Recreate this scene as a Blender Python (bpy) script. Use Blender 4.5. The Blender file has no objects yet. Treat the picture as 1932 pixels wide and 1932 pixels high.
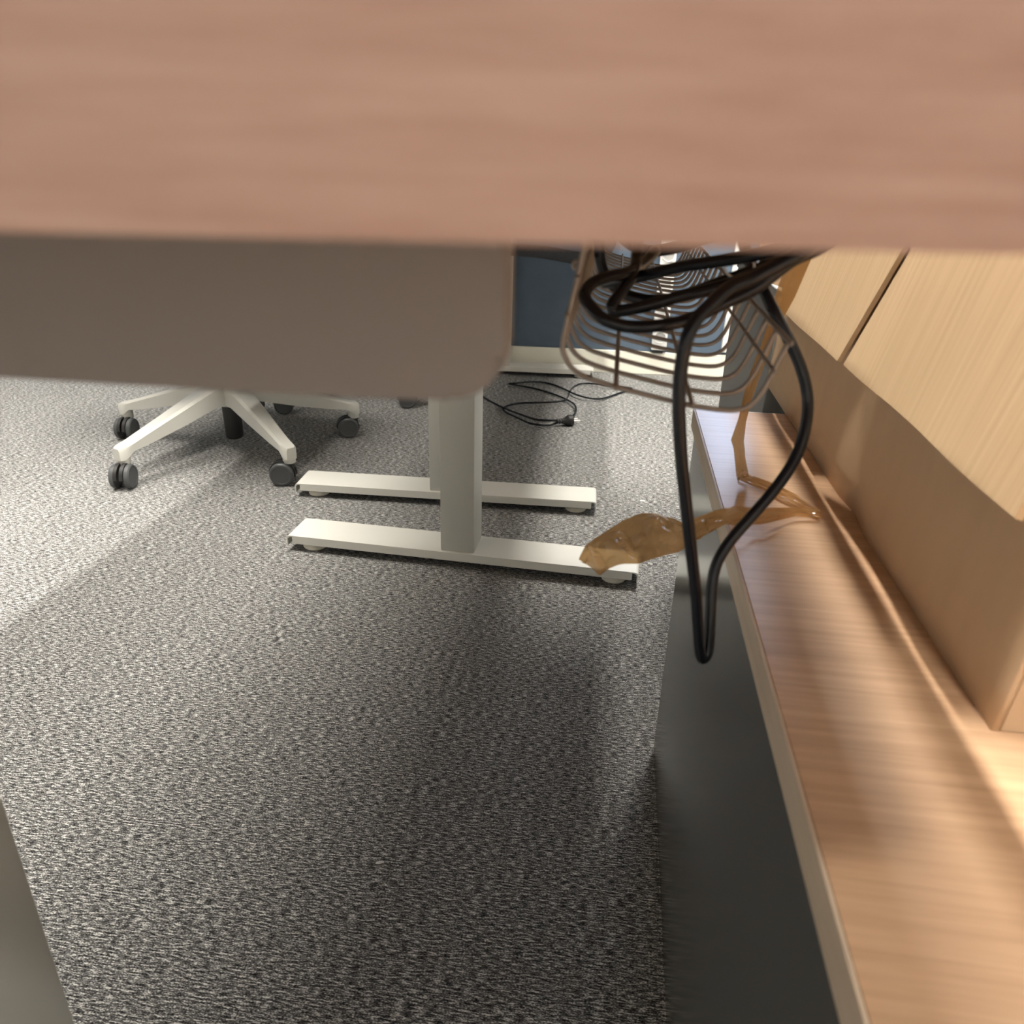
import bpy, bmesh, math, random
from mathutils import Vector, Matrix, noise
random.seed(7)
sc = bpy.context.scene
COL = sc.collection
R_ = math.radians

# ---------------- camera ----------------
def camera():
    f, c, H = 1451.0, 966.0, 0.735
    n = Vector((872 - c, -(4190 - c), -f)).normalized()      # straight down, in camera axes
    up = -n
    v = Vector((1187 - c, -(270 - c), -f)); v = (v - up * v.dot(up)).normalized()
    x = v.cross(up)
    m = Matrix((x, v, up)).to_4x4()                          # camera axes -> world axes
    m.translation = Vector((0, 0, H))
    cam = bpy.data.cameras.new('camera'); o = bpy.data.objects.new('camera', cam); COL.objects.link(o)
    o.matrix_world = m
    cam.sensor_width = 36; cam.lens = 36 * f / 1932
    cam.clip_start = 0.005
    cam.dof.use_dof = True; cam.dof.focus_distance = 1.1; cam.dof.aperture_fstop = 11.5
    sc.camera = o
camera()

# ---------------- light and exposure ----------------
sc.view_settings.view_transform = 'Standard'; sc.view_settings.look = 'None'
sc.view_settings.gamma = 1; sc.view_settings.use_curve_mapping = False
sc.view_settings.exposure = 0.0
w = bpy.data.worlds.new('world'); sc.world = w; w.use_nodes = True
w.node_tree.nodes['Background'].inputs[0].default_value = (0.68, 0.78, 1.0, 1)   # daylight beyond the windows
w.node_tree.nodes['Background'].inputs[1].default_value = 9.0
PANEL_POWER = 14.0
PANELS = [  # x, y, size x, size y, relative power, how it is told apart
    (-1.35, 1.35, 1.2, 1.2, 2.35, 'square ceiling light over the open floor left of the desks'),
    (-2.0, -1.1, 1.2, 0.6, 0.2, 'ceiling light behind the photographer, on the left'),
    (0.45, -0.75, 0.14, 0.14, 36.0, 'smallest ceiling light, behind the photographer over the cabinet row'),
    (0.50, 2.3, 0.3, 1.0, 7.5, 'narrow ceiling light above the walkway near the blue wall'),
    (0.12, 0.60, 0.06, 0.9, 55.0, 'slim ceiling light above the nearest desk'),
]

# ---------------- materials ----------------
def mat(name, col=(.5, .5, .5), rough=.5, metal=0, spec=.5, coat=0):
    m = bpy.data.materials.new(name); m.use_nodes = True
    b = m.node_tree.nodes['Principled BSDF']
    b.inputs['Base Color'].default_value = (*col, 1); b.inputs['Roughness'].default_value = rough
    b.inputs['Metallic'].default_value = metal; b.inputs['Specular IOR Level'].default_value = spec
    b.inputs['Coat Weight'].default_value = coat
    return m
def nn(m, t, **k):
    n = m.node_tree.nodes.new(t)
    for a, v in k.items(): setattr(n, a, v)
    return n
def streaks(m, scale, stops, detail=4, nscale=1.0, bump=0.0, rough_var=None, obj=False, second=None, dist=0.002):
    """colour from noise stretched by scale (per metre); optional bump"""
    nt = m.node_tree; L = nt.links; b = nt.nodes['Principled BSDF']
    if obj: src = nn(m, 'ShaderNodeTexCoord').outputs['Object']
    else: src = nn(m, 'ShaderNodeNewGeometry').outputs['Position']
    mp = nn(m, 'ShaderNodeMapping'); mp.inputs['Scale'].default_value = scale; L.new(src, mp.inputs['Vector'])
    n = nn(m, 'ShaderNodeTexNoise'); n.inputs['Scale'].default_value = nscale; n.inputs['Detail'].default_value = detail
    n.inputs['Roughness'].default_value = .6
    L.new(mp.outputs[0], n.inputs['Vector'])
    fac = n.outputs['Fac']
    if second:
        mp2 = nn(m, 'ShaderNodeMapping'); mp2.inputs['Scale'].default_value = second[0]; L.new(src, mp2.inputs['Vector'])
        n2 = nn(m, 'ShaderNodeTexNoise'); n2.inputs['Scale'].default_value = 1; n2.inputs['Detail'].default_value = 3
        L.new(mp2.outputs[0], n2.inputs['Vector'])
        mx = nn(m, 'ShaderNodeMix'); mx.data_type = 'FLOAT'; mx.inputs[0].default_value = second[1]
        L.new(fac, mx.inputs[2]); L.new(n2.outputs['Fac'], mx.inputs[3]); fac = mx.outputs[0]
    cr = nn(m, 'ShaderNodeValToRGB'); e = cr.color_ramp.elements
    while len(e) < len(stops): e.new(.5)
    for el, (p, c) in zip(e, stops): el.position = p; el.color = (*c, 1)
    L.new(fac, cr.inputs[0]); L.new(cr.outputs[0], b.inputs['Base Color'])
    if bump:
        bp = nn(m, 'ShaderNodeBump'); bp.inputs['Strength'].default_value = bump; bp.inputs['Distance'].default_value = dist
        L.new(fac, bp.inputs['Height']); L.new(bp.outputs[0], b.inputs['Normal'])
    return m
M = {}
M['carpet'] = streaks(mat('carpet', rough=.95, spec=.1), (95, 560, 200),
    [(.40, (.010, .010, .010)), (.475, (.085, .085, .085)), (.53, (.23, .23, .225)), (.60, (.80, .80, .77))],
    detail=4, bump=.5, second=((480, 1100, 600), .42), dist=.003)
M['edge'] = streaks(mat('desk_edge', rough=.5), (22, 22, 230),
    [(.3, (.315, .185, .14)), (.5, (.36, .225, .178)), (.72, (.40, .262, .21))], detail=3)
M['laminate'] = streaks(mat('desk_laminate', rough=.35), (3, 60, 60),
    [(.3, (.42, .27, .16)), (.7, (.56, .38, .24))], detail=5)
M['cabwood'] = streaks(mat('cabinet_top', rough=.27, spec=.5), (7, 190, 60),
    [(.28, (.38, .235, .14)), (.5, (.48, .31, .19)), (.72, (.57, .38, .24))], detail=5, bump=.03,
    second=((3, 28, 20), .28))
M['cabedge'] = streaks(mat('cabinet_edging', rough=.4), (60, 8, 60),
    [(.3, (.44, .35, .26)), (.7, (.56, .46, .35))], detail=4)
M['cabgrey'] = mat('graphite_board', (.068, .071, .067), .2, spec=.75)
M['fargrey'] = mat('grey_board', (.20, .205, .20), .45)
M['white'] = mat('white_powder_coat', (.66, .66, .61), .38)
M['column'] = mat('grey_white_powder_coat', (.50, .50, .46), .4)
M['beam'] = mat('beige_grey_metal', (.19, .163, .147), .5)
M['wire'] = mat('tray_wire', (.23, .195, .17), .35, metal=.3)
M['black'] = mat('black_cable', (.004, .005, .009), .25, spec=.35)
M['rubber'] = mat('black_rubber', (.012, .012, .012), .5)
M['caster'] = mat('grey_caster', (.06, .064, .066), .45)
M['hub'] = mat('caster_disc', (.085, .088, .088), .55)
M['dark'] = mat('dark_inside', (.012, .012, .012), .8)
M['chairfab'] = streaks(mat('chair_fabric', rough=.9), (400, 400, 400), [(.3, (.03, .032, .036)), (.7, (.07, .072, .08))])
M['chairgrey'] = mat('chair_base_metal', (.52, .52, .48), .38)
M['wallblue'] = streaks(mat('blue_wall_paint', rough=.75), (12, 12, 12), [(.3, (.072, .105, .15)), (.7, (.085, .12, .165))], bump=.02)
M['wall'] = streaks(mat('pale_wall_paint', rough=.8), (9, 9, 9), [(.3, (.38, .375, .36)), (.7, (.42, .41, .39))])
M['wallbounce'] = streaks(mat('white_bounce_paint', rough=.8), (9, 9, 9), [(.3, (.74, .73, .70)), (.7, (.78, .77, .74))])  # unseen front wall only, whitened to bounce fill light into the room
M['ceil'] = mat('ceiling_tile', (.45, .45, .44), .9)
M['skirt'] = mat('skirting_paint', (.80, .78, .68), .45)
M['plastic'] = mat('white_plastic', (.78, .78, .76), .35)
M['chrome'] = mat('nickel', (.85, .85, .83), .45, metal=.6)
M['card'] = streaks(mat('cardboard', rough=.8, spec=.2), (14, 40, 14),
    [(.25, (.58, .415, .27)), (.75, (.63, .455, .295))], detail=4, bump=.03, dist=.001)
M['cardflap'] = streaks(mat('cardboard_flap', rough=.75, spec=.25), (5, 210, 5),
    [(.25, (.50, .35, .21)), (.5, (.56, .40, .24)), (.75, (.62, .45, .28))], detail=4, bump=.15, dist=.0012)
M['cardcut'] = mat('cardboard_cut_edge', (.20, .12, .065), .9)
M['paper'] = mat('paper_bit', (.8, .8, .78), .7)
def tape_mat():
    m = mat('brown_tape', (.50, .33, .17), .14, spec=.8, coat=.6); nt = m.node_tree; L = nt.links
    b = nt.nodes['Principled BSDF']; out = nt.nodes['Material Output']
    n = nn(m, 'ShaderNodeTexNoise'); n.inputs['Scale'].default_value = 60; n.inputs['Detail'].default_value = 3
    g = nn(m, 'ShaderNodeNewGeometry'); L.new(g.outputs['Position'], n.inputs['Vector'])
    bp = nn(m, 'ShaderNodeBump'); bp.inputs['Strength'].default_value = .2; bp.inputs['Distance'].default_value = .003
    L.new(n.outputs['Fac'], bp.inputs['Height']); L.new(bp.outputs[0], b.inputs['Normal'])
    tr = nn(m, 'ShaderNodeBsdfTransparent'); tr.inputs[0].default_value = (.72, .48, .24, 1)
    tl = nn(m, 'ShaderNodeBsdfTranslucent'); tl.inputs[0].default_value = (.50, .28, .10, 1)
    a = nn(m, 'ShaderNodeMixShader'); a.inputs[0].default_value = .45; L.new(b.outputs[0], a.inputs[1]); L.new(tl.outputs[0], a.inputs[2])
    c = nn(m, 'ShaderNodeMixShader'); c.inputs[0].default_value = .25; L.new(a.outputs[0], c.inputs[1]); L.new(tr.outputs[0], c.inputs[2])
    L.new(c.outputs[0], out.inputs[0]); return m
M['tape'] = tape_mat()
def glass_mat():
    m = mat('window_glass', (1, 1, 1), .02); nt = m.node_tree; L = nt.links
    tr = nn(m, 'ShaderNodeBsdfTransparent'); gl = nn(m, 'ShaderNodeBsdfGlossy'); gl.inputs['Roughness'].default_value = .02
    f = nn(m, 'ShaderNodeFresnel'); x = nn(m, 'ShaderNodeMixShader')
    L.new(f.outputs[0], x.inputs[0]); L.new(tr.outputs[0], x.inputs[1]); L.new(gl.outputs[0], x.inputs[2])
    L.new(x.outputs[0], nt.nodes['Material Output'].inputs[0]); return m
M['glass'] = glass_mat()

# ---------------- mesh helpers ----------------
def link(name, bm, m, parent=None, smooth=False, kind=None):
    me = bpy.data.meshes.new(name)
    bmesh.ops.recalc_face_normals(bm, faces=bm.faces[:])
    bm.to_mesh(me); bm.free()
    if smooth:
        for p in me.polygons: p.use_smooth = True
        if smooth == 'auto': me.set_sharp_from_angle(angle=R_(38))
    me.materials.append(M[m] if isinstance(m, str) else m)
    o = bpy.data.objects.new(name, me); COL.objects.link(o)
    if parent: o.parent = parent
    if kind: o['kind'] = kind
    return o
def tag(o, label, cat, group=None):
    o['label'] = label; o['category'] = cat
    if group: o['group'] = group
    return o
def thing(name, label, cat, loc=(0, 0, 0), rz=0, group=None):
    o = bpy.data.objects.new(name, None); COL.objects.link(o); o.empty_display_size = .05
    o.location = loc; o.rotation_euler = (0, 0, rz)
    return tag(o, label, cat, group)
def dup(o, parent=None):
    c = o.copy(); COL.objects.link(c); c.parent = parent
    for ch in list(o.children): dup(ch, c)
    return c
def box(bm, x0, x1, y0, y1, z0, z1, bev=0, seg=2, mtx=None):
    r = bmesh.ops.create_cube(bm, size=1)
    vs = r['verts']
    for v in vs: v.co = Vector(((x0 + x1) / 2 + v.co.x * (x1 - x0), (y0 + y1) / 2 + v.co.y * (y1 - y0), (z0 + z1) / 2 + v.co.z * (z1 - z0)))
    if mtx:
        for v in vs: v.co = mtx @ v.co
    if bev:
        es = list({e for v in vs for e in v.link_edges})
        bmesh.ops.bevel(bm, geom=es, offset=bev, segments=seg, affect='EDGES', profile=.6)
    return bm
def prism(bm, pts, z0, z1):
    """pts in xy, extruded in z"""
    lo = [bm.verts.new((x, y, z0)) for x, y in pts]; hi = [bm.verts.new((x, y, z1)) for x, y in pts]
    n = len(pts)
    bm.faces.new(lo[::-1]); bm.faces.new(hi)
    for i in range(n): bm.faces.new((lo[i], lo[(i + 1) % n], hi[(i + 1) % n], hi[i]))
    return bm
def catmull(pts, k=4, closed=False):
    pts = [Vector(p) for p in pts]; out = []
    n = len(pts)
    for i in range(n - 1):
        p0 = pts[max(i - 1, 0)]; p1 = pts[i]; p2 = pts[i + 1]; p3 = pts[min(i + 2, n - 1)]
        for j in range(k):
            t = j / k
            out.append(.5 * ((2 * p1) + (-p0 + p2) * t + (2 * p0 - 5 * p1 + 4 * p2 - p3) * t * t + (-p0 + 3 * p1 - 3 * p2 + p3) * t ** 3))
    out.append(pts[-1]); return out
def tube(bm, pts, r, sides=8, radii=None):
    pts = [Vector(p) for p in pts]; n = len(pts)
    t0 = (pts[1] - pts[0]).normalized()
    a = t0.orthogonal().normalized(); rings = []
    for i, p in enumerate(pts):
        t = (pts[min(i + 1, n - 1)] - pts[max(i - 1, 0)]).normalized()
        a = (a - t * a.dot(t)).normalized(); b = t.cross(a)
        rr = radii[i] if radii else r
        rings.append([bm.verts.new(p + (a * math.cos(k * 2 * math.pi / sides) + b * math.sin(k * 2 * math.pi / sides)) * rr) for k in range(sides)])
    for i in range(n - 1):
        for k in range(sides):
            bm.faces.new((rings[i][k], rings[i][(k + 1) % sides], rings[i + 1][(k + 1) % sides], rings[i + 1][k]))
    bm.faces.new(rings[0][::-1]); bm.faces.new(rings[-1])
    return bm
def lathe(bm, prof, origin, axis='z', sides=24):
    """prof = [(radius, height)] turned about axis through origin"""
    o = Vector(origin); ax = {'z': (0, 0, 1), 'x': (1, 0, 0), 'y': (0, 1, 0)}[axis] if isinstance(axis, str) else axis
    if not isinstance(ax, Vector): ax = Vector(ax)
    ax = ax.normalized(); u = ax.orthogonal().normalized(); v = ax.cross(u)
    rings = [[bm.verts.new(o + ax * h + (u * math.cos(k * 2 * math.pi / sides) + v * math.sin(k * 2 * math.pi / sides)) * max(r, 1e-5)) for k in range(sides)] for r, h in prof]
    for i in range(len(rings) - 1):
        for k in range(sides):
            bm.faces.new((rings[i][k], rings[i][(k + 1) % sides], rings[i + 1][(k + 1) % sides], rings[i + 1][k]))
    bm.faces.new(rings[0][::-1]); bm.faces.new(rings[-1])
    return bm
B = bmesh.new

# ---------------- the room ----------------
RX0, RX1, RY0, RY1, RZ = -3.4, 1.5, -2.2, 3.0, 2.7
floor = link('floor', box(B(), RX0 - .1, RX1 + .1, RY0 - .1, RY1 + .35, -.1, -.006), 'dark', kind='structure')
# carpet tiles 50 x 50 cm, a hair's gap between them (seam seen at x = -0.30)
tile_me = None
i = 0
ty = -2.27
while ty < 3.0:
    tx = -3.8
    while tx < 1.5:
        if tile_me is None:
            t = link('carpet_tile', box(B(), .0001, .4999, .0001, .4999, -.0058, 0, .0005, 1), 'carpet', floor); tile_me = t.data
        else:
            t = bpy.data.objects.new('carpet_tile', tile_me); COL.objects.link(t); t.parent = floor
        t.location = (tx, ty, random.uniform(-.0002, 0))
        tx += .5
    ty += .5
link('wall_left', box(B(), RX0 - .1, RX0, RY0 - .1, RY1 + .1, -.1, RZ + .1), 'wall', kind='structure')
link('wall_right', box(B(), RX1, RX1 + .1, RY0 - .1, RY1 + .3, -.1, RZ + .1), 'wall', kind='structure')
link('wall_front', box(B(), RX0 - .1, RX1 + .1, RY0 - .1, RY0, -.1, RZ + .1), 'wallbounce', kind='structure')
link('ceiling', box(B(), RX0 - .1, RX1 + .1, RY0 - .1, RY1 + .35, RZ, RZ + .1), 'ceil', kind='structure')
# back wall, slightly out of square with the cabinet row; local x along it, window opening
WB_LOC, WB_R = (-.4, 3.015, 0), R_(3.4)
WX0, WX1, WZ0, WZ1 = .50, 1.55, 1.0, 2.1
bm = B()
box(bm, -3.3, WX0, 0, .1, -.1, RZ + .1); box(bm, WX1, 2.2, 0, .1, -.1, RZ + .1)
box(bm, WX0, WX1, 0, .1, -.1, WZ0); box(bm, WX0, WX1, 0, .1, WZ1, RZ + .1)
wb = link('wall_back', bm, 'wallblue', kind='structure'); wb.location = WB_LOC; wb.rotation_euler.z = WB_R
bm = B(); box(bm, -3.2, 1.98, -.012, 0, 0, .088, .003, 2)
sk = link('baseboard_back', bm, 'skirt', kind='structure'); sk.location = WB_LOC; sk.rotation_euler.z = WB_R
bm = B()
for a in ((WX0, WX1, -.01, .06, WZ0 - .0, WZ0 + .05), (WX0, WX1, -.01, .06, WZ1 - .05, WZ1), (WX0, WX0 + .05, -.01, .06, WZ0, WZ1), (WX1 - .05, WX1, -.01, .06, WZ0, WZ1), ((WX0 + WX1) / 2 - .02, (WX0 + WX1) / 2 + .02, 0, .05, WZ0, WZ1)):
    box(bm, *a)
wf = link('window_1', bm, 'white', kind='structure'); wf.location = WB_LOC; wf.rotation_euler.z = WB_R
link('pane', box(B(), WX0 + .05, (WX0 + WX1) / 2 - .02, .02, .026, WZ0 + .05, WZ1 - .05), 'glass', wf)
link('pane', box(B(), (WX0 + WX1) / 2 + .02, WX1 - .05, .02, .026, WZ0 + .05, WZ1 - .05), 'glass', wf)

# ceiling lights
for k, (x, y, sx, sy, pw, lab) in enumerate(PANELS):
    t = thing('ceiling_light', lab, 'light', (x, y, RZ), 0, None)
    bm = B()
    for a in ((-sx / 2 - .02, sx / 2 + .02, -sy / 2 - .02, -sy / 2), (-sx / 2 - .02, sx / 2 + .02, sy / 2, sy / 2 + .02), (-sx / 2 - .02, -sx / 2, -sy / 2, sy / 2), (sx / 2, sx / 2 + .02, -sy / 2, sy / 2)):
        box(bm, *a, -.03, 0)
    link('light_frame', bm, 'white', t)
    em = bpy.data.materials.new('lamp_diffuser'); em.use_nodes = True
    b = em.node_tree.nodes['Principled BSDF']; b.inputs['Base Color'].default_value = (.9, .9, .9, 1)
    b.inputs['Emission Color'].default_value = (1, .94, .85, 1); b.inputs['Emission Strength'].default_value = PANEL_POWER * pw
    link('diffuser', box(B(), -sx / 2, sx / 2, -sy / 2, sy / 2, -.02, -.012), em, t)

# ---------------- desks ----------------
FOOT_L, FOOT_W, FOOT_T = .715, .088, .034
def foot_bm():
    """folded sheet channel: top plate, side flanges, ends curled down"""
    bm = B(); L = FOOT_L / 2; W = FOOT_W / 2; T = FOOT_T; th = .0025
    # top plate with rounded-over ends (profile in x-z, extruded over y)
    r = .007; prof = [(-L, T - .022), (-L, T - r)]
    for k in range(1, 5):
        a = math.pi - k * math.pi / 8; prof.append((-L + r + r * math.cos(a), T - r + r * math.sin(a)))
    prof += [(-x, z) for x, z in prof[::-1]]
    n = len(prof); ce = Vector((0, 0, T / 2)); inner = []
    for i, (x, z) in enumerate(prof):
        if i in (0, 1): inner.append((x + th, z))
        elif i in (n - 1, n - 2): inner.append((x - th, z))
        else: inner.append((x * (1 - th / L), z - th))
    rings = []
    for y in (-W, W):
        rings.append(([bm.verts.new((x, y, z)) for x, z in prof], [bm.verts.new((x, y, z)) for x, z in inner]))
    (o0, i0), (o1, i1) = rings
    for i in range(n - 1):
        bm.faces.new((o0[i], o1[i], o1[i + 1], o0[i + 1])); bm.faces.new((i0[i], i0[i + 1], i1[i + 1], i1[i]))
        bm.faces.new((o0[i], o0[i + 1], i0[i + 1], i0[i])); bm.faces.new((o1[i], i1[i], i1[i + 1], o1[i + 1]))
    for a in (0, n - 1): bm.faces.new((o0[a], i0[a], i1[a], o1[a]))
    for s in (-1, 1):
        y0, y1 = sorted((s * W, s * (W - th)))
        box(bm, -L + .012, L - .012, y0, y1, T - .018, T - .002, .001, 1)
    return bm
foot_mesh = None
def make_leg(parent, x, y, rz, beam_end=.30, top=.686):
    """one T-leg under parent: foot > levelling pads, column, side beam"""
    global foot_mesh
    m = Matrix.Translation((x, y, 0)) @ Matrix.Rotation(rz, 4, 'Z')
    f = link('foot', foot_bm(), 'white', parent, 'auto'); f.matrix_basis = m
    for sx in (-.31, .31):
        p = link('levelling_pad', lathe(B(), [(.023, 0), (.025, .003), (.021, .010), (.008, .013), (.008, FOOT_T - .003)], (sx, -.012, .0)), 'skirt', f, 'auto')
    link('foot_shade_fill', box(B(), -.33, .33, -.034, .034, FOOT_T - .012, FOOT_T - .003), 'dark', f)  # dark filler standing in for the shade inside the open channel
    bm = B(); box(bm, -.034, .034, -.037, .037, FOOT_T, .45, .0035, 2)
    c = link('column', bm, 'column', parent, 'auto'); c.matrix_basis = m
    bm = B(); box(bm, -.029, .029, -.032, .032, .45, top, .003, 2)
    u = link('upper_column', bm, 'column', parent, 'auto'); u.matrix_basis = m
    return m
def side_beam(parent, m, y0, y1, end, zt, zb, name='side_beam'):
    """pressed beam under the top: front plate with a rounded lower corner"""
    pts = [(-end, zt), (end, zt)]
    r = .013
    for k in range(0, 9):
        a = -k * math.pi / 16; pts.append((end - r + r * math.cos(a), zb + r + .0015 + r * math.sin(a)))
    pts += [(end - .05, zb + .0), (end - .16, zb - .002), (-end + .16, zb - .002), (-end + .03, zb), (-end, zb + .012)]
    bm = B(); n = len(pts)
    lo = [bm.verts.new((x, y0, z)) for x, z in pts]; hi = [bm.verts.new((x, y1, z)) for x, z in pts]
    bm.faces.new(lo); bm.faces.new(hi[::-1])
    for i in range(n): bm.faces.new((lo[i], hi[i], hi[(i + 1) % n], lo[(i + 1) % n]))
    es = [e for e in bm.edges if abs(e.verts[0].co.y - e.verts[1].co.y) < 1e-6]
    bmesh.ops.bevel(bm, geom=es, offset=.0015, segments=2, affect='EDGES')
    o = link(name, bm, 'beam', parent, 'auto'); o.matrix_basis = m; return o
def make_desk(label, pts, zt, thick, legs):
    d = thing('sit_stand_desk', label, 'desk', (legs[0][0], legs[0][1], 0), 0)
    off = Vector((legs[0][0], legs[0][1]))
    loc = [(x - off.x, y - off.y) for x, y in pts]
    # core board inset 1.5 mm, edge band around it
    cx = sum(p[0] for p in loc) / 4; cy = sum(p[1] for p in loc) / 4
    ins = [(x + (.0015 if x < cx else -.0015), y + (.0015 if y < cy else -.0015)) for x, y in loc]
    link('desktop', prism(B(), ins, zt - thick, zt), 'laminate', d)
    bm = B()
    for i in range(4):
        a, b = loc[i], loc[(i + 1) % 4]; c, e = ins[(i + 1) % 4], ins[i]
        prism(bm, [a, b, c, e], zt - thick + .0002, zt - .0002)
    link('edge_band', bm, 'edge', d)
    ms = []
    for (x, y, rz) in legs:
        ms.append(make_leg(d, x - off.x, y - off.y, rz))
    for k, m in enumerate(ms):
        side_beam(d, m, -.046, -.038, .3005, zt - thick, .6853)
    (x0, y0, r0), (x1, y1, r1) = legs
    a = Vector((x0 - off.x, y0 - off.y, .700)); b = Vector((x1 - off.x, y1 - off.y, .700))
    mid = (a + b) / 2; L = (b - a).length; ang = math.atan2((b - a).y, (b - a).x)
    bm = B(); box(bm, -L / 2 + .05, L / 2 - .05, -.025, .025, -.02, .0255, .003, 2)
    o = link('crossbeam', bm, 'column', d, 'auto'); o.location = mid; o.rotation_euler.z = ang
    return d
ZT, TH = .7575, .0318
desk1 = make_desk('nearest desk, its brown wood edge filling the top, on the nearest white T-foot',
    [(-.70, -.0256), (.178, .1404), (.184, 1.485), (-.655, 1.50)], ZT, TH, [(-.321, .222, R_(-2.4)), (-.272, 1.371, R_(-2.4))])
desk2 = make_desk('second height-adjustable desk behind, on the two farther white T-feet up to the blue wall',
    [(-.745, 1.515), (.045, 1.505), (.0, 2.985), (-.80, 2.955)], ZT, TH, [(-.367, 1.668, R_(2.3)), (-.424, 2.928, R_(3))])

# ---------------- wire cable tray under the near desk ----------------
tray = thing('cable_tray', 'bent wire cable tray slung under the near desk, full of black cables', 'tray', (0, .37, 0))
U = [(-.0135, .7255), (-.0160, .708), (-.0185, .690), (-.0238, .6600), (-.0222, .6510), (-.0165, .6445), (-.0053, .6403), (.0195, .6350), (.0389, .6316), (.052, .6303), (.0610, .6305), (.0675, .6335), (.0720, .6400), (.0755, .6500), (.0805, .6656)]
ucurve = catmull([(x, 0, z) for x, z in U], 3)
wire_me = None
for k in range(21):
    if wire_me is None:
        o = link('cross_wire', tube(B(), ucurve, .0014, 6), 'wire', tray, True); wire_me = o.data
    else:
        o = bpy.data.objects.new('cross_wire', wire_me); COL.objects.link(o); o.parent = tray
    o.location = (0, k * .0305, 0)
for x, z, r in ((.0030, .6400, .0013), (.0400, .6340, .0013), (.0805, .6656, .0014), (-.0185, .690, .0013), (-.0225, .6730, .0012), (.0755, .652, .0011)):
    link('long_wire', tube(B(), [(x, -.004, z - .0012), (x, .634, z - .0012)], r, 8), 'wire', tray, True)
link('hook', tube(B(), catmull([(-.0185, .05, .690), (-.0225, .05, .6905), (-.0238, .05, .6885), (-.0225, .05, .6865)], 4), .0012, 6), 'wire', tray, True)

# ---------------- cables in the tray ----------------
def cable(label, pts, r, group=None, k=5, name='power_cable', m='black'):
    o = link(name, tube(B(), catmull(pts, k), r, 12), m, None, True)
    return tag(o, label, 'cable', group)
cable('thick black cable hanging below the wire tray in one long narrow V loop', [
 (.100, .385, .7195), (.0817, .375, .7042), (.0714, .375, .6975), (.0606, .375, .6912), (.0511, .37, .6879), (.0432, .365, .6813), (.037, .362, .6744), (.0332, .36, .6651), (.0321, .36, .6503), (.0333, .36, .6326), (.0373, .362, .6082), (.043, .366, .5815), (.0487, .37, .556), (.0549, .375, .5284), (.0600, .38, .5021), (.0636, .384, .4834), (.0665, .387, .4756), (.0693, .39, .4804), (.0684, .395, .5007), (.0676, .4, .5173), (.0694, .405, .5297), (.0755, .41, .5415), (.0855, .415, .5549), (.0952, .42, .5677), (.1038, .425, .5811), (.1091, .43, .5931), (.1115, .435, .6067), (.111, .44, .62), (.1064, .442, .6335), (.1008, .445, .6444), (.0943, .447, .6545), (.0875, .45, .6647), (.0813, .455, .6745), (.0754, .46, .6842), (.0706, .465, .692), (.066, .47, .705)], .0033)
cable('black cable making the widest round loop at the left end of the tray', [
 (.106, .40, .712), (.0945, .4, .7039), (.0825, .4, .6976), (.0738, .4, .6899), (.0648, .4, .6822), (.0521, .4, .6754), (.0386, .395, .669), (.0248, .39, .6657), (.0075, .39, .6639), (-.0047, .39, .6666), (-.0126, .395, .6717), (-.0161, .4, .6763), (-.0135, .41, .6807), (-.0052, .42, .6834), (.0043, .43, .6848), (.0127, .45, .6873), (.02, .47, .693)], .0032)
cable('black cable crossing highest over the tray, just under the wooden edge', [
 (-.008, .46, .675), (.0001, .45, .678), (.0137, .44, .6824), (.0315, .43, .6888), (.0517, .42, .6939), (.0672, .41, .6983), (.0835, .41, .7026), (.10, .41, .7075)], .0032)
cable('black cable bent in a tight sharp hairpin inside the tray', [
 (.108, .42, .709), (.0956, .42, .7035), (.0825, .42, .6955), (.0669, .42, .6871), (.05, .42, .6801), (.0324, .42, .6753), (.0182, .42, .6703), (.0051, .42, .6669), (-.0005, .42, .6664), (-.0022, .42, .6690), (.0014, .425, .6743), (.0061, .43, .6812), (.0087, .44, .6868), (.0091, .45, .6917), (.009, .46, .705)], .0033)
cable('black cable dropping steeply at the tray left side and running back along the bundle', [
 (-.0125, .46, .705), (-.0118, .46, .6929), (-.0100, .46, .6845), (-.0070, .46, .6792), (-.0012, .46, .6727), (.0089, .455, .6688), (.0232, .45, .6684), (.0381, .445, .6731), (.0557, .44, .6814), (.0767, .44, .6903), (.0935, .44, .6989), (.105, .44, .706)], .0032)
cable('dark cable half hidden at the back of the tray under the wooden edge', [
 (-.010, .52, .704), (.002, .52, .694), (.016, .515, .6885), (.034, .51, .6915), (.05, .51, .697), (.075, .50, .705), (.09, .49, .711)], .0036)
# clear tie round the bundle
t = link('cable_tie', tube(B(), catmull([(.062 + .0075 * math.cos(a), .43, .6905 + .006 * math.sin(a)) for a in [i * math.pi / 6 for i in range(13)]], 2), .0006, 6), 'plastic', None, True)
tag(t, 'thin pale tie looped round the black cables at the tray right side', 'cable tie')

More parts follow.
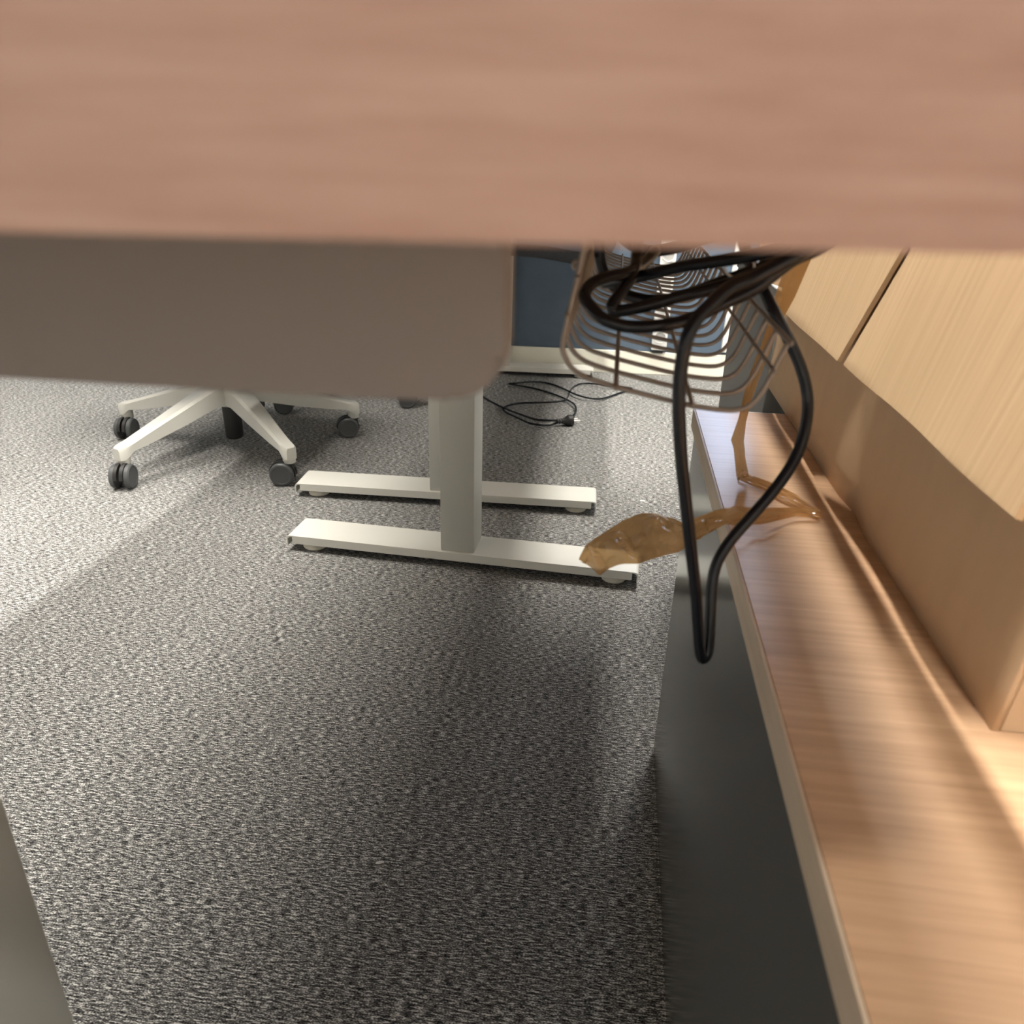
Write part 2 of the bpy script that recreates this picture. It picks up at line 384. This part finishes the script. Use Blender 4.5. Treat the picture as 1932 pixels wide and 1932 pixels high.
# ---------------- low cabinet on the right ----------------
CH = .485
cab = thing('low_cabinet', 'low graphite cabinet with pale wood top along the right side', 'cabinet', (.32, .2, 0))
def cb(name, a, m, bev=.001, parent=cab):
    x0, x1, y0, y1, z0, z1 = a
    return link(name, box(B(), x0 - .32, x1 - .32, y0 - .2, y1 - .2, z0, z1, bev, 2), m, parent)
cb('side_panel', (.1005, .118, -.58, .862, .003, CH - .022), 'cabgrey')
cb('side_panel', (.530, .548, -.58, .862, .003, CH - .022), 'cabgrey')
cb('end_panel', (.118, .530, .844, .862, .003, CH - .022), 'cabgrey')
cb('end_panel', (.118, .530, -.58, -.562, .003, CH - .022), 'cabgrey')
cb('base_panel', (.118, .530, -.562, .844, .05, .068), 'cabgrey')
cb('top_panel', (.1001, .552, -.588, .880, CH - .022, CH), 'cabwood', .0004)
cb('edging', (.0980, .1000, -.588, .882, CH - .022, CH - .0001), 'cabedge', .0003)
cb('edging', (.0980, .552, .8803, .8823, CH - .022, CH - .0001), 'cabedge', .0003)
# farther grey cabinet beyond it
fc = thing('storage_cabinet', 'plain mid-grey cabinet standing beyond the low wood-topped one', 'cabinet', (.455, 1.237, 0))
link('body', box(B(), -.25, .15, -.205, .20, .04, .585, .002, 2), 'fargrey', fc)
link('plinth', box(B(), -.23, .13, -.185, .18, 0, .04), 'dark', fc)
link('top_panel', box(B(), -.252, .152, -.207, .202, .585, .600, .001, 1), 'fargrey', fc)

# ---------------- cardboard box ----------------
bx = thing('cardboard_box', 'brown cardboard box with hanging flaps on the wood-topped cabinet', 'box', (.36, .69, CH))
BY0, BY1, BH = .335, 1.02, .222
def panel_grid(fn, nu, nv, th=.004):
    """two-sided sheet from fn(u,v)->(point, normal)"""
    bm = B(); A = []; C = []
    for i in range(nu + 1):
        ra, rc = [], []
        for j in range(nv + 1):
            p, n = fn(i / nu, j / nv); n = Vector(n).normalized(); p = Vector(p)
            ra.append(bm.verts.new(p)); rc.append(bm.verts.new(p - n * th))
        A.append(ra); C.append(rc)
    for i in range(nu):
        for j in range(nv):
            bm.faces.new((A[i][j], A[i + 1][j], A[i + 1][j + 1], A[i][j + 1])); bm.faces.new((C[i][j], C[i][j + 1], C[i + 1][j + 1], C[i + 1][j]))
    for i in range(nu):
        bm.faces.new((A[i][0], C[i][0], C[i + 1][0], A[i + 1][0])); bm.faces.new((A[i][nv], A[i + 1][nv], C[i + 1][nv], C[i][nv]))
    for j in range(nv):
        bm.faces.new((A[0][j], A[0][j + 1], C[0][j + 1], C[0][j])); bm.faces.new((A[nu][j], C[nu][j], C[nu][j + 1], A[nu][j + 1]))
    return bm
ox, oy, oz = .36, .69, CH
def wall_fn(u, v):
    y = BY0 + (BY1 - BY0) * u; z = BH * v
    x = .2015 + .015 * v
    # soft vertical buckle where the wall was once folded
    yc = .60 + .15 * v
    d = (y - yc) / .022
    x += .0035 * math.exp(-d * d) * (1 - .4 * v) + .0015 * math.sin(y * 17) * v
    return (x - ox, y - oy, z), (-1, 0, 0)
link('side_wall', panel_grid(wall_fn, 60, 10), 'card', bx, True)
for (x0, x1, y0, y1, nm) in ((.206, .55, BY1 - .004, BY1, 'end_wall'), (.206, .55, BY0, BY0 + .004, 'end_wall'), (.546, .55, BY0 + .004, BY1 - .004, 'side_wall'), (.206, .546, BY0 + .004, BY1 - .004, 'bottom_panel')):
    bm = B()
    if nm == 'bottom_panel': box(bm, x0 - ox, x1 - ox, y0 - oy, y1 - oy, .0005, .0045)
    else:
        box(bm, x0 - ox, x1 - ox, y0 - oy, y1 - oy, .0005, BH)
        if nm == 'end_wall':
            for v in bm.verts:
                if v.co.z > .1 and v.co.x < -.1: v.co.x += .015
    link(nm, bm, 'card', bx)
# flaps folded out and down over the side nearest the desk
def flap_fn(y0t, y1t, y0b, y1b, xb, zb, wob):
    def f(u, v):
        yt = y0t + (y1t - y0t) * u; yb = y0b + (y1b - y0b) * u
        y = yt + (yb - yt) * v
        # v = 0 at fold, 1 at free edge; short roll over the fold then a straight fall
        xt, zt = .2165, BH + CH
        if v < .15:
            a = v / .15 * math.pi / 2
            x = xt - .004 * math.sin(a); z = zt + .004 * math.cos(a)
        else:
            t = (v - .15) / .85
            x = xt - .004 + (xb - xt + .004) * t; z = zt + (zb - zt) * t
        x += wob * math.sin(u * 9) * v * .8
        return (x - ox, y - oy, z - oz), (-.95, 0, .3)
    return f
link('flap', panel_grid(flap_fn(.622, 1.00, .669, .958, .1865, .5935, .0008), 24, 12, .0038), 'cardflap', bx, 'auto')
link('flap', panel_grid(flap_fn(.35, .606, .345, .648, .1865, .5955, -.0015), 24, 12, .0038), 'cardflap', bx, 'auto')
bm = B(); fp = [(.2160, .703), (.166, .668), (.171, .640), (.182, .612), (.2120, .604)]
lo = [bm.verts.new((x - ox, BY1 + .0005 - oy, z - oz)) for x, z in fp]; hi = [bm.verts.new((x - ox, BY1 + .0045 - oy, z - oz)) for x, z in fp]
bm.faces.new(lo); bm.faces.new(hi[::-1])
for k in range(5): bm.faces.new((lo[k], lo[(k + 1) % 5], hi[(k + 1) % 5], hi[k]))
link('end_flap', bm, 'card', bx)
bm = B(); box(bm, .19 - ox, .54 - ox, BY0 + .01 - oy, .52 - oy, BH - .006, BH - .002)
for v in bm.verts:
    if v.co.y > -.2: v.co.z -= .03
    v.co.x = max(v.co.x, .222 - ox)
link('top_flap', bm, 'card', bx)

# ---------------- brown packing tape ----------------
def crease(p, q):
    """sharp fold lines of crumpled film: ridges of folded noise"""
    v = 0
    for sc_, a in ((34, 1.0), (78, .35)):
        n = noise.noise(p * sc_ + Vector((q, 0, 3)))
        v += a * (1 - 2.6 * abs(n))
    return v - .6
def ribbon(bm, Ls, Rs, na=6, nc=5, amp=0.0, seed=0, fold=0.0, pleat=0.0):
    A, C = [], []
    for P_, O in ((Ls, A), (Rs, C)):
        P_ = [Vector(p) for p in P_]
        for i in range(len(P_) - 1):
            for k in range(na): O.append(P_[i].lerp(P_[i + 1], k / na))
        O.append(P_[-1])
    n = len(A); g = []
    for i in range(n):
        row = []
        d = (C[i] - A[i]); t = (A[min(i + 1, n - 1)] - A[max(i - 1, 0)])
        nr = d.cross(t)
        nr = nr.normalized() if nr.length > 1e-9 else Vector((0, 0, 1))
        wd = d.length
        for j in range(nc + 1):
            s_ = j / nc; p = A[i].lerp(C[i], s_)
            e = crease(p, seed) * min(1, wd / .02) * (.25 + .75 * min(1, 5 * s_ * (1 - s_)))
            e2 = pleat * abs(((s_ * 3 + i / n * 1.3) % 1) - .5)
            p = p + nr * (amp * e + e2 + fold * (1 - abs(2 * s_ - 1)))
            row.append(bm.verts.new(p))
        g.append(row)
    for i in range(n - 1):
        for j in range(nc):
            bm.faces.new((g[i][j], g[i + 1][j], g[i + 1][j + 1], g[i][j + 1]))
    return g
bm = B()
ribbon(bm, [(.165, .64, .715), (.1246, .62, .6789), (.1192, .62, .6557), (.1173, .62, .634), (.1141, .62, .6135), (.1092, .62, .5902), (.1067, .62, .5707), (.1055, .62, .5529), (.1014, .615, .5362), (.1040, .612, .5300), (.1057, .61, .5222), (.1082, .605, .5095), (.1175, .64, .4885)],
       [(.185, .64, .713), (.14, .62, .6776), (.1333, .62, .6506), (.1253, .62, .6284), (.1215, .62, .6077), (.1173, .62, .5877), (.1136, .62, .5689), (.1121, .62, .5511), (.1118, .615, .5356), (.1130, .612, .5300), (.1138, .61, .5242), (.1175, .605, .5121), (.1281, .655, .490)], 5, 4, .0007, 1, .004)
ribbon(bm, [(.1194, .6589, .4870), (.1371, .6313, .4875), (.1544, .606, .4875), (.1727, .5800, .4875)],
       [(.1281, .6605, .492), (.1429, .6384, .4935), (.1602, .618, .493), (.1745, .588, .492)], 12, 6, .0012, 4, .001, .003)
ribbon(bm, [(.1726, .5829, .494), (.1521, .5795, .496), (.1242, .5614, .501), (.0995, .5458, .507), (.0838, .5289, .51), (.0701, .5117, .511), (.0568, .4978, .512), (.0517, .504, .512), (.0408, .5083, .512), (.0305, .5123, .511), (.0186, .5032, .509), (.0078, .4924, .506), (-.0026, .4803, .503), (-.0073, .4756, .5), (-.0102, .4637, .498), (-.0119, .4575, .497)],
       [(.1727, .5822, .4865), (.1535, .5792, .488), (.1235, .5494, .493), (.1026, .5304, .499), (.0909, .5217, .502), (.0743, .4985, .503), (.0618, .4774, .504), (.0534, .4679, .504), (.0416, .4579, .504), (.0312, .4518, .503), (.0211, .45, .501), (.0145, .4522, .498), (.0095, .454, .495), (.0035, .4490, .492), (-.0054, .4644, .49), (-.0114, .4699, .489)], 10, 24, .0060, 21, 0, .0022)
tp = link('packing_tape', bm, 'tape', None, False)
tag(tp, 'crumpled brown packing tape folded on the cabinet top, sticking out over the carpet', 'tape')

# ---------------- floor cord with plug ----------------
cord = thing('floor_cord', 'thin black mains cord lying in loose loops on the carpet behind the column', 'cord', (-.2, 2.5, 0))
FC = [(-.5038, 2.638), (-.4506, 2.5623), (-.3852, 2.4673), (-.3325, 2.4119), (-.2724, 2.3659), (-.2155, 2.3308), (-.1471, 2.3461), (-.117, 2.3647), (-.1027, 2.4165), (-.109, 2.4913), (-.1334, 2.5524), (-.1721, 2.6133), (-.2196, 2.6679), (-.2748, 2.7048), (-.3325, 2.7173), (-.3632, 2.721), (-.3348, 2.7356), (-.2907, 2.7734), (-.2475, 2.7903), (-.205, 2.7716), (-.1736, 2.732), (-.1421, 2.6788), (-.1116, 2.6275), (-.0796, 2.5995), (-.0455, 2.5977), (-.0123, 2.6293), (.0325, 2.7051), (.0676, 2.7556), (.0795, 2.7738), (.0398, 2.7705), (-.0081, 2.7746), (-.049, 2.8011), (-.1019, 2.806), (-.1279, 2.7663), (-.1392, 2.6944), (-.1418, 2.592), (-.1513, 2.5415), (-.1865, 2.5158), (-.2305, 2.5083), (-.2892, 2.5001), (-.3237, 2.4788), (-.3418, 2.4251), (-.319, 2.3676), (-.2802, 2.3163), (-.2399, 2.27), (-.2051, 2.2642), (-.1726, 2.2804), (-.144, 2.2935)]
pts = [(x + .2, y - 2.5, .0045 + .004 * (1 + math.sin(i * .9)) * (1 if i < 47 else 0)) for i, (x, y) in enumerate(FC)]
pts[-1] = (pts[-1][0], pts[-1][1], .016)
link('wire', tube(B(), catmull(pts, 4), .0033, 8), 'black', cord, True)
ax = Vector((.90, .44, 0)).normalized()
po = Vector((-.144 + .2, 2.2935 - 2.5, .0165))
plug = link('plug', lathe(B(), [(.004, -.012), (.007, -.010), (.007, -.006), (.0055, -.005), (.0055, -.003), (.0078, -.002), (.0078, .002), (.006, .003), (.006, .005), (.0085, .006), (.009, .011), (.012, .018), (.0165, .024), (.0175, .027), (.0175, .040), (.016, .0415)], po, ax, 20), 'rubber', cord, 'auto')
for s in (-1, 1):
    q = po + ax * .0415 + Vector((-ax.y, ax.x, 0)) * .0095 * s
    link('pin', lathe(B(), [(.0028, 0), (.0028, .021), (.0016, .023)], q, ax, 10), 'chrome', plug, 'auto')

# sagging dark sleeve below the far desk
sl = link('cable_sleeve', tube(B(), catmull([(-.47, 2.80, .70), (-.48, 2.80, .56), (-.44, 2.80, .482), (-.38, 2.80, .470), (-.27, 2.80, .465), (-.15, 2.80, .450), (-.09, 2.79, .450), (-.04, 2.78, .50), (-.03, 2.78, .60), (-.03, 2.78, .715)], 5), .022, 14), 'chairfab', None, True)
tag(sl, 'dark sagging cable sleeve below the far desk in front of the blue wall', 'cable sleeve')

# ---------------- wall fittings ----------------
ss = thing('socket_strip', 'upright white strip of power sockets on the blue wall', 'socket', (.175, 3.05, 0), WB_R)
link('housing', box(B(), -.029, .029, -.030, -.003, .100, .70, .003, 2), 'plastic', ss, 'auto')
link('end_clip', box(B(), -.022, .018, -.022, -.003, .086, .0995, .002, 1), 'rubber', ss)
for k in range(6):
    z = .150 + k * .100
    f = link('socket', lathe(B(), [(.0235, 0), (.0235, .003), (.0205, .0034), (.0195, -.006), (.001, -.006)], (0, -.030, z), Vector((0, -1, 0)), 24), 'plastic', ss, 'auto')
    bm = B()
    for s in (-1, 1): lathe(bm, [(.003, 0), (.003, .001)], (s * .0085, -.0239, z + s * .004), Vector((0, -1, 0)), 10)
    link('contact_hole', bm, 'dark', f, kind='stuff')
tr = link('cable_trunking', box(B(), -.013, .013, -.02, 0, .10, 1.0, .002, 1), 'plastic'); tr.location = (.428, 3.0635, 0); tr.rotation_euler.z = WB_R
tag(tr, 'narrow white upright trunking on the blue wall beside the grey cabinet', 'trunking')

# ---------------- office chairs ----------------
def make_chair(label, loc, rz, swivels):
    ch = thing('office_chair', label, 'chair', loc, rz, None)
    link('base_hub', lathe(B(), [(.030, .125), (.042, .130), (.048, .145), (.046, .185), (.036, .200), (.028, .202)], (0, 0, 0)), 'chairgrey', ch, 'auto')
    link('gas_lift', lathe(B(), [(.018, .030), (.0215, .032), (.0235, .036), (.0245, .128), (.026, .204), (.020, .210), (.014, .212), (.014, .40)], (0, 0, 0)), 'rubber', ch, 'auto')
    leg_me = None; cast = None
    for k in range(5):
        a = k * 2 * math.pi / 5
        if leg_me is None:
            bm = B(); secs = []
            #        r     half width  top   bottom
            for r, hw, zt, zb in ((.030, .031, .196, .135), (.07, .028, .186, .135), (.16, .0235, .157, .113), (.26, .0185, .125, .092), (.312, .0165, .108, .084), (.330, .0165, .1035, .070), (.340, .016, .101, .068), (.347, .012, .097, .068)):
                ring = []
                for (sx, zz) in ((-1, zb), (-1.0, zt - .006), (-.72, zt), (.72, zt), (1.0, zt - .006), (1, zb), (.6, zb - .001), (-.6, zb - .001)):
                    ring.append(bm.verts.new((r, sx * hw, zz)))
                secs.append(ring)
            for i in range(len(secs) - 1):
                for j in range(8): bm.faces.new((secs[i][j], secs[i][(j + 1) % 8], secs[i + 1][(j + 1) % 8], secs[i + 1][j]))
            bm.faces.new(secs[0]); bm.faces.new(secs[-1][::-1])
            lathe(bm, [(.0145, .056), (.0155, .058), (.0155, .085)], (.331, 0, 0))
            o = link('base_leg', bm, 'chairgrey', ch, 'auto'); leg_me = o.data
        else:
            o = bpy.data.objects.new('base_leg', leg_me); COL.objects.link(o); o.parent = ch
        o.rotation_euler.z = a
        # caster: hood between two discs, trailing the stem
        if cast is None:
            bm = B()
            lathe(bm, [(.0105, .040), (.0125, .046), (.0125, .0555)], (0, 0, 0), 'z', 16)
            for s in (-1, 1):
                pts = []
                for q in range(13):
                    an = R_(-12 + q * 16); pts.append((-.018 + .0325 * math.cos(an), .0295 + .0325 * math.sin(an)))
                y0, y1 = sorted((s * .003, s * .0115))
                inner = [(-.018 + (x + .018) * .72, .0295 + (z - .0295) * .72) for x, z in pts]
                ring = pts + inner[::-1]
                lo = [bm.verts.new((x, y0, z)) for x, z in ring]; hi = [bm.verts.new((x, y1, z)) for x, z in ring]
                m_ = len(ring)
                for q in range(m_): bm.faces.new((lo[q], lo[(q + 1) % m_], hi[(q + 1) % m_], hi[q]))
                for q in range(12):
                    a0, a1, b1, b0 = q, q + 1, m_ - 2 - q, m_ - 1 - q
                    bm.faces.new((lo[a0], lo[a1], lo[b1], lo[b0])); bm.faces.new((hi[a0], hi[b0], hi[b1], hi[a1]))
            box(bm, -.020, .004, -.004, .004, .012, .045, .001, 1)
            cast = link('caster', bm, 'rubber', ch, 'auto')
            for s in (-1, 1):
                wbm = lathe(B(), [(.0205, .0115), (.0265, .0115), (.0295, .0125), (.0295, .021), (.027, .024), (.0225, .0245), (.0215, .0235), (.002, .0228)], (-.018, 0, .0297), Vector((0, s, 0)), 28)
                link('wheel', wbm, 'caster', cast, 'auto')
            c = cast
        else: c = dup(cast, ch)
        c.location = (.331 * math.cos(a), .331 * math.sin(a), 0)
        c.rotation_euler.z = swivels[k] - rz
    # upper part: mechanism, seat, post, backrest, armrests (chair faces local +x after 'face' turn)
    face = -rz
    up = Matrix.Rotation(face, 4, 'Z')
    def part(name, bm, m, sm='auto'):
        o = link(name, bm, m, ch, sm); o.matrix_basis = up; return o
    part('tilt_mechanism', box(B(), -.12, .10, -.07, .07, .395, .440, .01, 2), 'rubber')
    bm = B(); box(bm, -.235, .235, -.245, .245, .440, .505, .030, 4)
    for v in bm.verts: v.co.z += .10 * (v.co.y ** 2) - .25 * max(0, v.co.x - .12) ** 2 * 4
    part('seat', bm, 'chairfab')
    part('back_post', tube(B(), catmull([(-.08, 0, .415), (-.20, 0, .415), (-.27, 0, .46), (-.285, 0, .58), (-.275, 0, .72)], 5), .018, 10), 'rubber')
    bm = B()
    box(bm, -.265, -.225, -.22, .22, .56, 1.06, .018, 4)
    bmesh.ops.subdivide_edges(bm, edges=[e for e in bm.edges if abs(e.verts[0].co.y - e.verts[1].co.y) > .2], cuts=6)
    for v in bm.verts:
        v.co.x += .9 * v.co.y ** 2 - .12 * (v.co.z - .7)
    part('backrest', bm, 'chairfab')
    for s in (-1, 1):
        part('armrest', tube(B(), catmull([(-.05, s * .20, .430), (-.03, s * .275, .440), (-.01, s * .285, .55), (0, s * .28, .64)], 4), .014, 10), 'rubber')
        part('arm_pad', box(B(), -.11, .13, s * .28 - .035, s * .28 + .035, .640, .665, .01, 3), 'rubber')
    return ch
make_chair('office chair with pale grey five-star base and dark grey casters left of the desk feet', (-1.015, 1.905, 0), R_(-41),
           [R_(10), R_(25), R_(30), R_(95), R_(100)])
make_chair('office chair farther back, its dark casters just showing left of the desk column', (-.923, 2.571, 0), R_(-31),
           [R_(20), R_(60), R_(40), R_(95), R_(15)])

# ---------------- lint and paper scraps on the carpet ----------------
for (x, y, s, lab) in ((-.3667, 2.037, .0040, 'white speck on the carpet just left of the far column'),
                       (.1012, 1.7417, .0055, 'white scrap on the carpet between the second foot and the cabinet'),
                       (-.2175, 0.6159, .0045, 'tiny white curl of lint on the open near carpet'),
                       (-.1188, 1.144, .0030, 'smallest white speck just in front of the nearest foot')):
    bm = B()
    bmesh.ops.create_icosphere(bm, subdivisions=1, radius=s)
    for v in bm.verts:
        v.co = Vector((v.co.x * 1.3, v.co.y * .5, v.co.z * .35)) + Vector((0, .3 * abs(v.co.x), 0)) + Vector([random.uniform(-.15, .15) * s for _ in range(3)])
        v.co.z += s * .33
    o = link('paper_scrap', bm, 'paper'); o.location = (x, y, 0); o.rotation_euler.z = random.uniform(-.5, .5)
    tag(o, lab, 'scrap')
